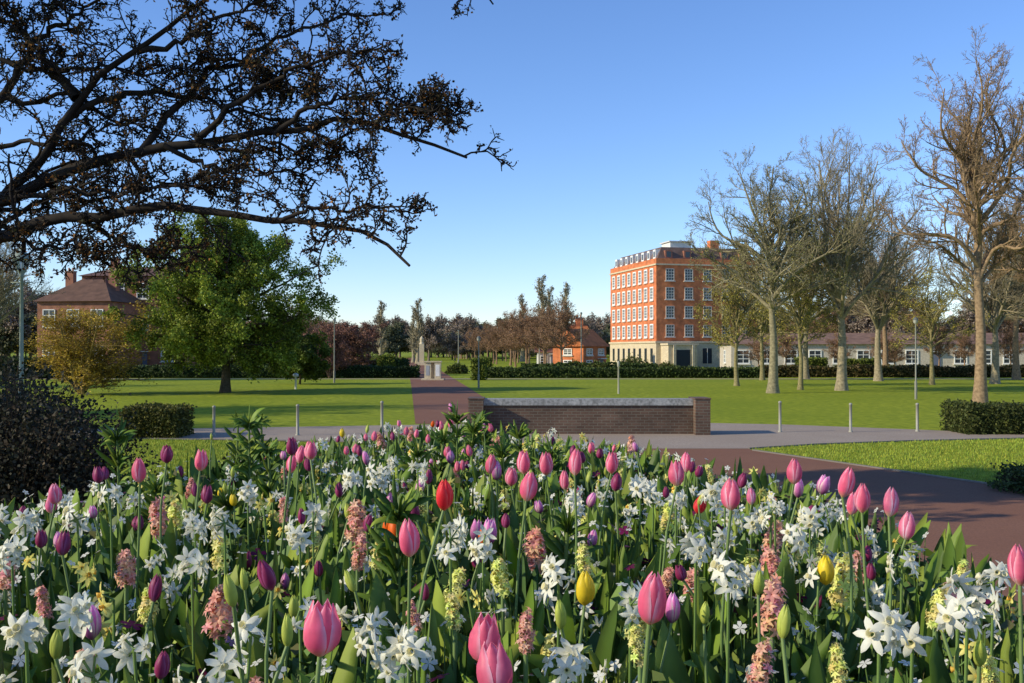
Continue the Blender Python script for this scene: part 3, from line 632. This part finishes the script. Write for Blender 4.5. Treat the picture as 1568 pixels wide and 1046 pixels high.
COL=dict(P=(.95,.17,.32),H=(.90,.22,.40),R=(.90,.04,.06),V=(.36,.035,.13),B=(.78,.50,.54),Y=(.93,.72,.04),O=(.93,.18,.01),G=(.56,.62,.12))
tl=[(680,757,48,'R'),(628,823,58,'P'),(491,962,82,'P'),(994,912,84,'P'),(740,975,76,'P'),(762,1025,80,'P'),(215,720,38,'P'),(307,705,32,'P'),(476,690,28,'P'),(446,710,28,'P'),(458,696,27,'P'),
(806,745,44,'P'),(802,708,35,'P'),(836,710,35,'P'),(880,708,40,'P'),(936,708,34,'P'),(865,735,30,'P'),(782,730,28,'P'),(750,710,30,'P'),(1036,725,38,'P'),(1050,708,30,'P'),(1119,757,48,'P'),(1215,722,38,'P'),
(1289,738,46,'P'),(1319,763,44,'P'),(1302,771,34,'P'),(1360,769,44,'H'),(1386,804,44,'H'),(1560,865,62,'P'),(86,755,33,'H'),(79,772,28,'H'),(543,687,15,'P'),(573,668,16,'P'),(622,660,14,'P'),(637,664,14,'P'),
(655,672,14,'P'),(676,652,15,'P'),(690,648,15,'P'),(531,690,14,'P'),(752,655,14,'P'),(905,686,18,'P'),(693,624,14,'B'),(720,690,18,'P'),(602,668,14,'V'),(741,661,14,'V'),(848,676,15,'V'),(893,700,18,'V'),(918,694,16,'V'),
(256,695,28,'V'),(447,683,28,'V'),(418,878,50,'V'),(237,900,42,'V'),(143,950,56,'B'),(247,1018,42,'V'),(97,832,36,'V'),(64,825,28,'V'),(153,727,26,'V'),(318,757,28,'V'),(636,780,32,'V'),(656,730,24,'V'),(520,750,24,'V'),
(562,800,28,'V'),(942,738,28,'V'),(1134,735,24,'V'),(1067,772,28,'R'),(749,813,40,'B'),(727,812,32,'B'),(1221,745,34,'B'),(1257,742,30,'B'),(1028,930,46,'B'),(760,720,30,'B'),(640,745,24,'B'),(895,900,52,'Y'),(1263,873,44,'Y'),
(605,810,38,'O'),(592,804,32,'O'),(615,822,28,'O'),(359,903,52,'G'),(376,887,34,'G'),(441,965,50,'G'),(87,985,46,'G'),(1197,952,52,'G'),(1497,995,48,'G'),(1441,948,42,'G'),(859,940,46,'G'),(1077,937,36,'G'),(1160,890,40,'G'),(544,888,36,'G'),(450,928,36,'G'),(300,750,22,'V'),(35,785,22,'V'),(560,670,12,'P'),(1150,760,26,'H'),(1100,905,30,'G'),(690,700,20,'B')]
heads={k:[] for k in COL}
for a,b_,h,k in tl:
    Y=.064*F/h
    if k in 'V': Y=.055*F/h
    if k in 'G': Y=.05*F/h
    Y=min(Y,.50*F/(b_-HZ)) if b_>HZ+120 else Y
    Y=max(Y,.27*F/(b_-HZ)) if b_<1000 else Y
    c=W(a,b_,Y); hs=h/F*Y; top=c-np.array([0,0,hs/2])
    bx,by=c[0]+rng.normal()*.03,c[1]+rng.normal()*.03; base=np.array([bx,by,min(bed_z(bx,by),c[2]-.2)])
    heads[k].append((top,hs,base))
for n_,k,ym in ((40,'V',2.2),(6,'P',4.6),(16,'B',2.2),(3,'H',3.2),(34,'G',1.3),(4,'Y',2),(3,'O',2.2)):
    for p in scatter(n_,.9,ym,7.2):
        top=p+np.array([rng.normal()*.03,rng.normal()*.03,rng.uniform(.20,.40)]); hs=rng.uniform(.036,.055)
        heads[k].append((top,hs,p))
names=dict(P='pink_tulips',H='magenta_tulips',R='red_tulips',V='purple_tulips',B='white_and_purple_tulips',Y='yellow_tulips',O='orange_tulips',G='tulip_buds')
rel=[]
for k,l in heads.items():
    mb=MB(); top=np.array([a for a,_,_ in l]); hs=np.array([a for _,a,_ in l]); base=np.array([a for *_,a in l])
    K=len(l); d=unit((top-base))+rng.normal(size=(K,3))*.10; R=frames(d)@rots(rng.uniform(0,6.28,K),np.zeros(K),np.zeros(K))
    R=R*hs[:,None,None]; w=rng.uniform(.90,1.12,K)*(.78 if k=='G' else 1); R[:,:,:2]*=w[:,None,None]
    col=np.array(COL[k])*rng.uniform(.85,1.05,(K,1))
    wh=rng.integers(0,3,K) if k not in 'G' else np.full(K,2)
    for j,(tv,tq,tc) in enumerate(TUL):
        m=wh==j; t2=tc.copy()
        if k=='B': t2=np.interp(tv[:,2],[0,.5,1],[.3,.9,1.3])[:,None]*np.array([1,1,1])*np.interp(np.abs(tc[:,:1]),[.9,1.4],[1,1.5]); t2[:,1]*=np.interp(tc[:,0],[.9,1.3],[.4,1.3])
        if k in 'YOG': t2=np.ones_like(tc)*np.interp(tv[:,2],[0,1],[.85,1.1])[:,None]
        mb.many(tv,tq,R[m],top[m],col[m],t2)
    mid=(top+base)/2+rng.normal(size=(K,3))*np.array([.022,.022,0]); sr=np.full(K,.0034)
    m2=mid*.5+top*.5+(mid-(top+base)/2)*.25
    segs(mb,base,mid,sr*1.15,sr,(.13,.21,.06),6,1); segs(mb,mid,m2,sr,sr*.95,(.15,.23,.07),6,1); segs(mb,m2,top+np.array([0,0,.003]),sr*.95,sr*.9,(.16,.23,.07),6,1)
    mb.obj(names[k],[M_petal,M_stem]); 
    for q_ in range(2): rel.append(base+rng.normal(size=(K,3))*np.array([.015,.015,0]))
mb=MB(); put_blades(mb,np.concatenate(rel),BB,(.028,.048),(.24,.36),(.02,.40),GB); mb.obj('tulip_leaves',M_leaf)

# narcissus
def narc():
    V=[];Q=[];T=[];n=0
    for k in range(6):
        a=k*math.pi/3; ca,sa=math.cos(a),math.sin(a); zz=.004 if k%2 else 0
        for i in range(5):
            t=i/4; w=np.interp(t,[0,.35,.75,1],[.20,.42,.30,.03])*.52; rr=.10+.90*t; z=zz-.25*t*t+.12*t
            for s in(-1,0,1): V.append((rr*ca-s*w*sa,rr*sa+s*w*ca,z+(.05 if s==0 else 0)));T.append((1,1,.97))
        for i in range(4):
            for j in(0,1): p=n+i*3+j; Q.append((p,p+1,p+4,p+3))
        n+=15
    m=8
    for i,(r,z) in enumerate(((.12,0),(.19,.2),(.25,.36),(.20,.34),(.1,.05))):
        for j in range(m): a=j*2*math.pi/m; V.append((r*math.cos(a),r*math.sin(a),z)); T.append((1,.98,.85) if i<3 else (.95,.9,.6))
    for i in range(4):
        for j in range(m): Q.append((n+i*m+j,n+i*m+(j+1)%m,n+(i+1)*m+(j+1)%m,n+(i+1)*m+j))
    return np.array(V),np.array(Q),np.array(T)
NV,NQ,NT=narc()
dl=[(300,810),(295,865),(42,957),(110,940),(145,1035),(640,985),(595,735),(540,740),(1065,835),(1190,770),(1215,825),(1380,862),(1345,960),(1395,985),(1480,915),(1465,940),(855,885),(740,835),(965,925),(1115,885),(865,1030),(330,1040),
(460,825),(690,825),(880,775),(925,750),(1000,755),(1090,760),(1240,790),(1520,890),(345,800),(170,760),(120,795),(40,800),(575,728),(1500,940),(600,1000),(1110,755),(1180,785),(20,850),(640,720),(380,755),(1150,790),(980,750),(480,800),(1035,760)]
cent=[];bases=[]
for a,b_ in dl:
    drop=rng.uniform(.38,.48); Y=min(max(drop*F/(b_-HZ),1.05),6); p=W(a,b_,Y); cent.append(p); bases.append([p[0],p[1]+.03,bed_z(p[0],p[1])])
for p in scatter(270,1.08): cent.append(p+[rng.normal()*.03,rng.normal()*.03,rng.uniform(.18,.34)]); bases.append(p)
cent=np.array(cent);bases=np.array(bases); bases[:,2]=np.minimum(bases[:,2],cent[:,2]-.15)
def narcobj(name,cent,bases,nf,size,col,tc):
    mb=MB(); K=len(cent); segs(mb,bases,cent,np.full(K,.0032),np.full(K,.0028),(.13,.21,.05),5,1)
    ii=np.repeat(np.arange(K),nf); KK=len(ii)
    yaw=rng.uniform(0,6.28,KK); pos=cent[ii]+np.stack([np.cos(yaw)*.022,np.sin(yaw)*.022,rng.uniform(-.026,.026,KK)],1)
    R=rots(yaw,rng.uniform(.9,2.0,KK),rng.uniform(0,6.28,KK))*(rng.uniform(*size,KK))[:,None,None]
    mb.many(NV,NQ,R,pos,np.array(col)*rng.uniform(.9,1.05,(KK,1)),tc,0); segs(mb,cent[ii],pos,np.full(KK,.002),np.full(KK,.002),(.12,.2,.05),3,1)
    mb.obj(name,[M_petal,M_stem])
K=len(cent); narcobj('white_narcissi',cent,bases,np.where(np.arange(K)<len(dl),6,rng.integers(1,5,K)),(.019,.031),(.88,.86,.74),NT)
p=scatter(85,1.05,1.4); c=p+np.stack([rng.normal(size=85)*.03,rng.normal(size=85)*.03,rng.uniform(.2,.36,85)],1); yt=np.ones_like(NT); yt[90:]=(1,.75,.5)
narcobj('yellow_daffodils',c,p,rng.integers(1,4,85),(.018,.027),(.90,.80,.22),yt)

# hyacinths
def floret():
    V=[];Q=[];n=0
    for k in range(6):
        a=k*math.pi/3; ca,sa=math.cos(a),math.sin(a)
        for t,w,z in((.05,.12,0),(.5,.2,.35),(1.0,.04,.15)):
            for s in(-1,1): V.append((t*ca-s*w*sa,t*sa+s*w*ca,z))
        for i in range(2): p=n+i*2; Q.append((p,p+1,p+3,p+2))
        n+=6
    return np.array(V),np.array(Q)
FV,FQ=floret()
def hyac(name,lst,nscat,col):
    C=[];Hh=[]
    for a,b_,h in lst:
        Y=.115*F/h; Y=min(Y,.52*F/(b_-HZ)); Y=max(Y,1.0); Y=max(Y,.34*F/(b_-HZ)); p=W(a,b_,Y); hh=h/F*Y; C.append(p-[0,0,hh/2]); Hh.append(hh)
    for p in scatter(nscat,1.0,1.6): C.append(p+[0,0,rng.uniform(.14,.24)]); Hh.append(rng.uniform(.08,.11))
    C=np.array(C);Hh=np.array(Hh); mb=MB(); K=len(C); bz=np.minimum(bed_z(C[:,0],C[:,1]),C[:,2]-.08)
    lean=rng.normal(size=(K,3))*.15*np.array([1,1,0]); tp=C+(np.array([0,0,1])+lean)*Hh[:,None]
    ws=np.minimum(Hh,.115)/.115*rng.uniform(.75,1.05,K)
    segs(mb,np.stack([C[:,0],C[:,1],bz],1),C,np.full(K,.006),np.full(K,.005),(.16,.24,.08),6,1); segs(mb,C,tp,np.full(K,.005),np.full(K,.002),(.3,.25,.1),6,1)
    m=38; ii=np.repeat(np.arange(K),m); t=np.tile(np.arange(m),K)/m+rng.uniform(-.03,.03,K*m); yaw=np.tile(np.arange(m),K)*2.4+rng.uniform(-.4,.4,K*m)
    rad=np.interp(t,[0,.15,.7,1],[.018,.026,.022,.008])*ws[ii]*rng.uniform(.6,1.25,K*m)
    ax=C[ii]+(tp-C)[ii]*t[:,None]; out=np.stack([np.cos(yaw),np.sin(yaw),0*yaw],1); pos=ax+out*rad[:,None]
    R=rots(yaw,rng.uniform(.6,2.0,K*m)-t*.5,rng.uniform(0,6,K*m))*(.0185*rng.uniform(.7,1.2,K*m)*ws[ii])[:,None,None]
    c=np.array(col)*rng.uniform(.8,1.1,(K*m,1))*np.stack([np.ones(K*m),rng.uniform(.85,1.35,K*m),rng.uniform(.85,1.3,K*m)],1); mb.many(FV,FQ,R,pos,np.clip(c,0,.92)); 
    segs(mb,ax,pos,np.full(K*m,.0025),np.full(K*m,.003),np.clip(c*.9,0,.9),3,0)
    mb.obj(name,[M_petal,M_stem])
hyac('pink_hyacinths',[(545,800,60),(548,845,50),(195,868,52),(245,793,52),(335,933,78),(823,842,62),(1175,828,56),(1178,866,50),(1181,925,76),(805,965,62),(1316,868,44),(72,920,48),(1157,1015,74),(640,943,42),(435,780,36),(10,875,48),(1010,890,40)],16,(.92,.44,.34))
hyac('yellow_hyacinths',[(690,900,56),(697,935,50),(973,945,64),(980,985,56),(1288,890,76),(575,848,46),(337,845,52),(897,860,52),(1285,1020,62),(770,882,50),(228,925,50),(270,785,40),(1430,930,60),(1515,1030,50),(1020,790,40)],22,(.92,.83,.27))

# small low flowers
def small():
    V=[(0,0,.1)];Q=[]
    for k in range(5):
        a=k*2*math.pi/5
        for da,r in((-.5,.65),(-.25,1),(.25,1),(.5,.65)): V.append((r*math.cos(a+da),r*math.sin(a+da),.02+.1*abs(da)))
        b=1+k*4; Q+= [(0,b,b+1,b+2),(0,b+2,b+3,b+3)]
    return np.array(V),np.array(Q)
SV,SQ=small()
def smallf(name,n,col,size,z0,z1,ymax=8):
    p=scatter(n,1.15,.9,ymax); p[:,2]+=rng.uniform(z0,z1,n); mb=MB()
    R=rots(rng.uniform(0,6.28,n),rng.uniform(0,1.1,n),rng.uniform(0,6.28,n))*(size*rng.uniform(.7,1.2,n))[:,None,None]
    mb.many(SV,SQ,R,p,np.array(col)*rng.uniform(.85,1.1,(n,1))); b=p.copy(); b[:,2]=bed_z(p[:,0],p[:,1]); b[:,:2]+=rng.normal(size=(n,2))*.02
    segs(mb,b,p,np.full(n,.002),np.full(n,.0015),(.1,.17,.04),3,1); mb.obj(name,[M_petal,M_stem])
smallf('white_pansies',2300,(.86,.85,.76),.014,.15,.30)
smallf('purple_pansies',320,(.18,.012,.08),.022,.14,.27); smallf('lilac_pansies',50,(.40,.22,.45),.015,.12,.25)

# crown imperials
mb=MB()
for a,b_,Y,hs in ((180,668,4.3,1),(382,648,4.5,1.1),(412,690,4.0,.8),(700,640,5.6,1),(725,655,5.4,1),(795,662,5.4,1),(680,672,5.0,.8),(610,780,2.4,1),(640,690,4.6,.8),(770,690,4.4,.9),(350,770,3.4,.9),(735,640,6.0,.9),(240,745,3.6,.8),(845,690,4.8,.8),(870,800,2.6,.7),(400,640,4.7,.6),(365,640,4.7,.5)):
    p=W(a,b_,Y); top=p+[0,0,0]; base=np.array([p[0]+rng.normal()*.02,p[1],bed_z(p[0],p[1])]); base[2]=min(base[2],top[2]-.3)
    segs(mb,base[None],top[None],np.array([.007]),np.array([.005]),(.16,.23,.06),8)
    n=30; put_blades(mb,np.repeat(top[None],n,0)-np.array([0,0,.03])*rng.random((n,1)),BN,(.005,.009),(.05*hs,.11*hs),(.1,1.2),GN)
    n=44; tt=rng.uniform(.2,.85,n)[:,None]; put_blades(mb,base+(top-base)*tt,BN,(.005,.009),(.07,.13),(.4,1.1),GN)
mb.obj('crown_imperial_plants',M_leaf)

# ------------------------------------------------------------------ light, sky, camera
el=math.radians(26); az=math.radians(17)
sv=Vector((-math.cos(az)*math.cos(el),-math.sin(az)*math.cos(el),math.sin(el)))
sl=bpy.data.lights.new('sun','SUN'); sl.energy=5.0; sl.angle=math.radians(.5); sl.color=(1,.89,.66)
so=bpy.data.objects.new('sun',sl); scene.collection.objects.link(so); so.rotation_euler=sv.to_track_quat('Z','Y').to_euler()
w=bpy.data.worlds.new('World'); scene.world=w; w.use_nodes=True; nt=w.node_tree; nt.nodes.clear()
out=N(nt,'ShaderNodeOutputWorld'); bg=N(nt,'ShaderNodeBackground'); sk=N(nt,'ShaderNodeTexSky',sky_type='NISHITA')
sk.sun_disc=False; sk.sun_elevation=el; sk.sun_rotation=math.atan2(sv.x,sv.y)%(2*math.pi); sk.air_density=1.0; sk.dust_density=0.0; sk.ozone_density=3.6
hs=N(nt,'ShaderNodeHueSaturation'); hs.inputs['Saturation'].default_value=1.08; nt.links.new(sk.outputs[0],hs.inputs['Color'])
vm=N(nt,'ShaderNodeVectorMath',operation='MULTIPLY'); vm.inputs[1].default_value=(1.12,1.14,1.36); nt.links.new(hs.outputs[0],vm.inputs[0])
bg.inputs[1].default_value=.15; nt.links.new(vm.outputs[0],bg.inputs[0]); nt.links.new(bg.outputs[0],out.inputs[0])
cam=bpy.data.cameras.new('camera'); cam.lens=35.0; cam.sensor_width=36; cam.clip_end=9000; cam.clip_start=.05
co=bpy.data.objects.new('camera',cam); scene.collection.objects.link(co); co.location=(0,0,CAMZ)
co.rotation_euler=(math.radians(90)+math.atan(14/1524),0,0); scene.camera=co
scene.view_settings.view_transform='Standard'; scene.view_settings.look='None'; scene.view_settings.exposure=0
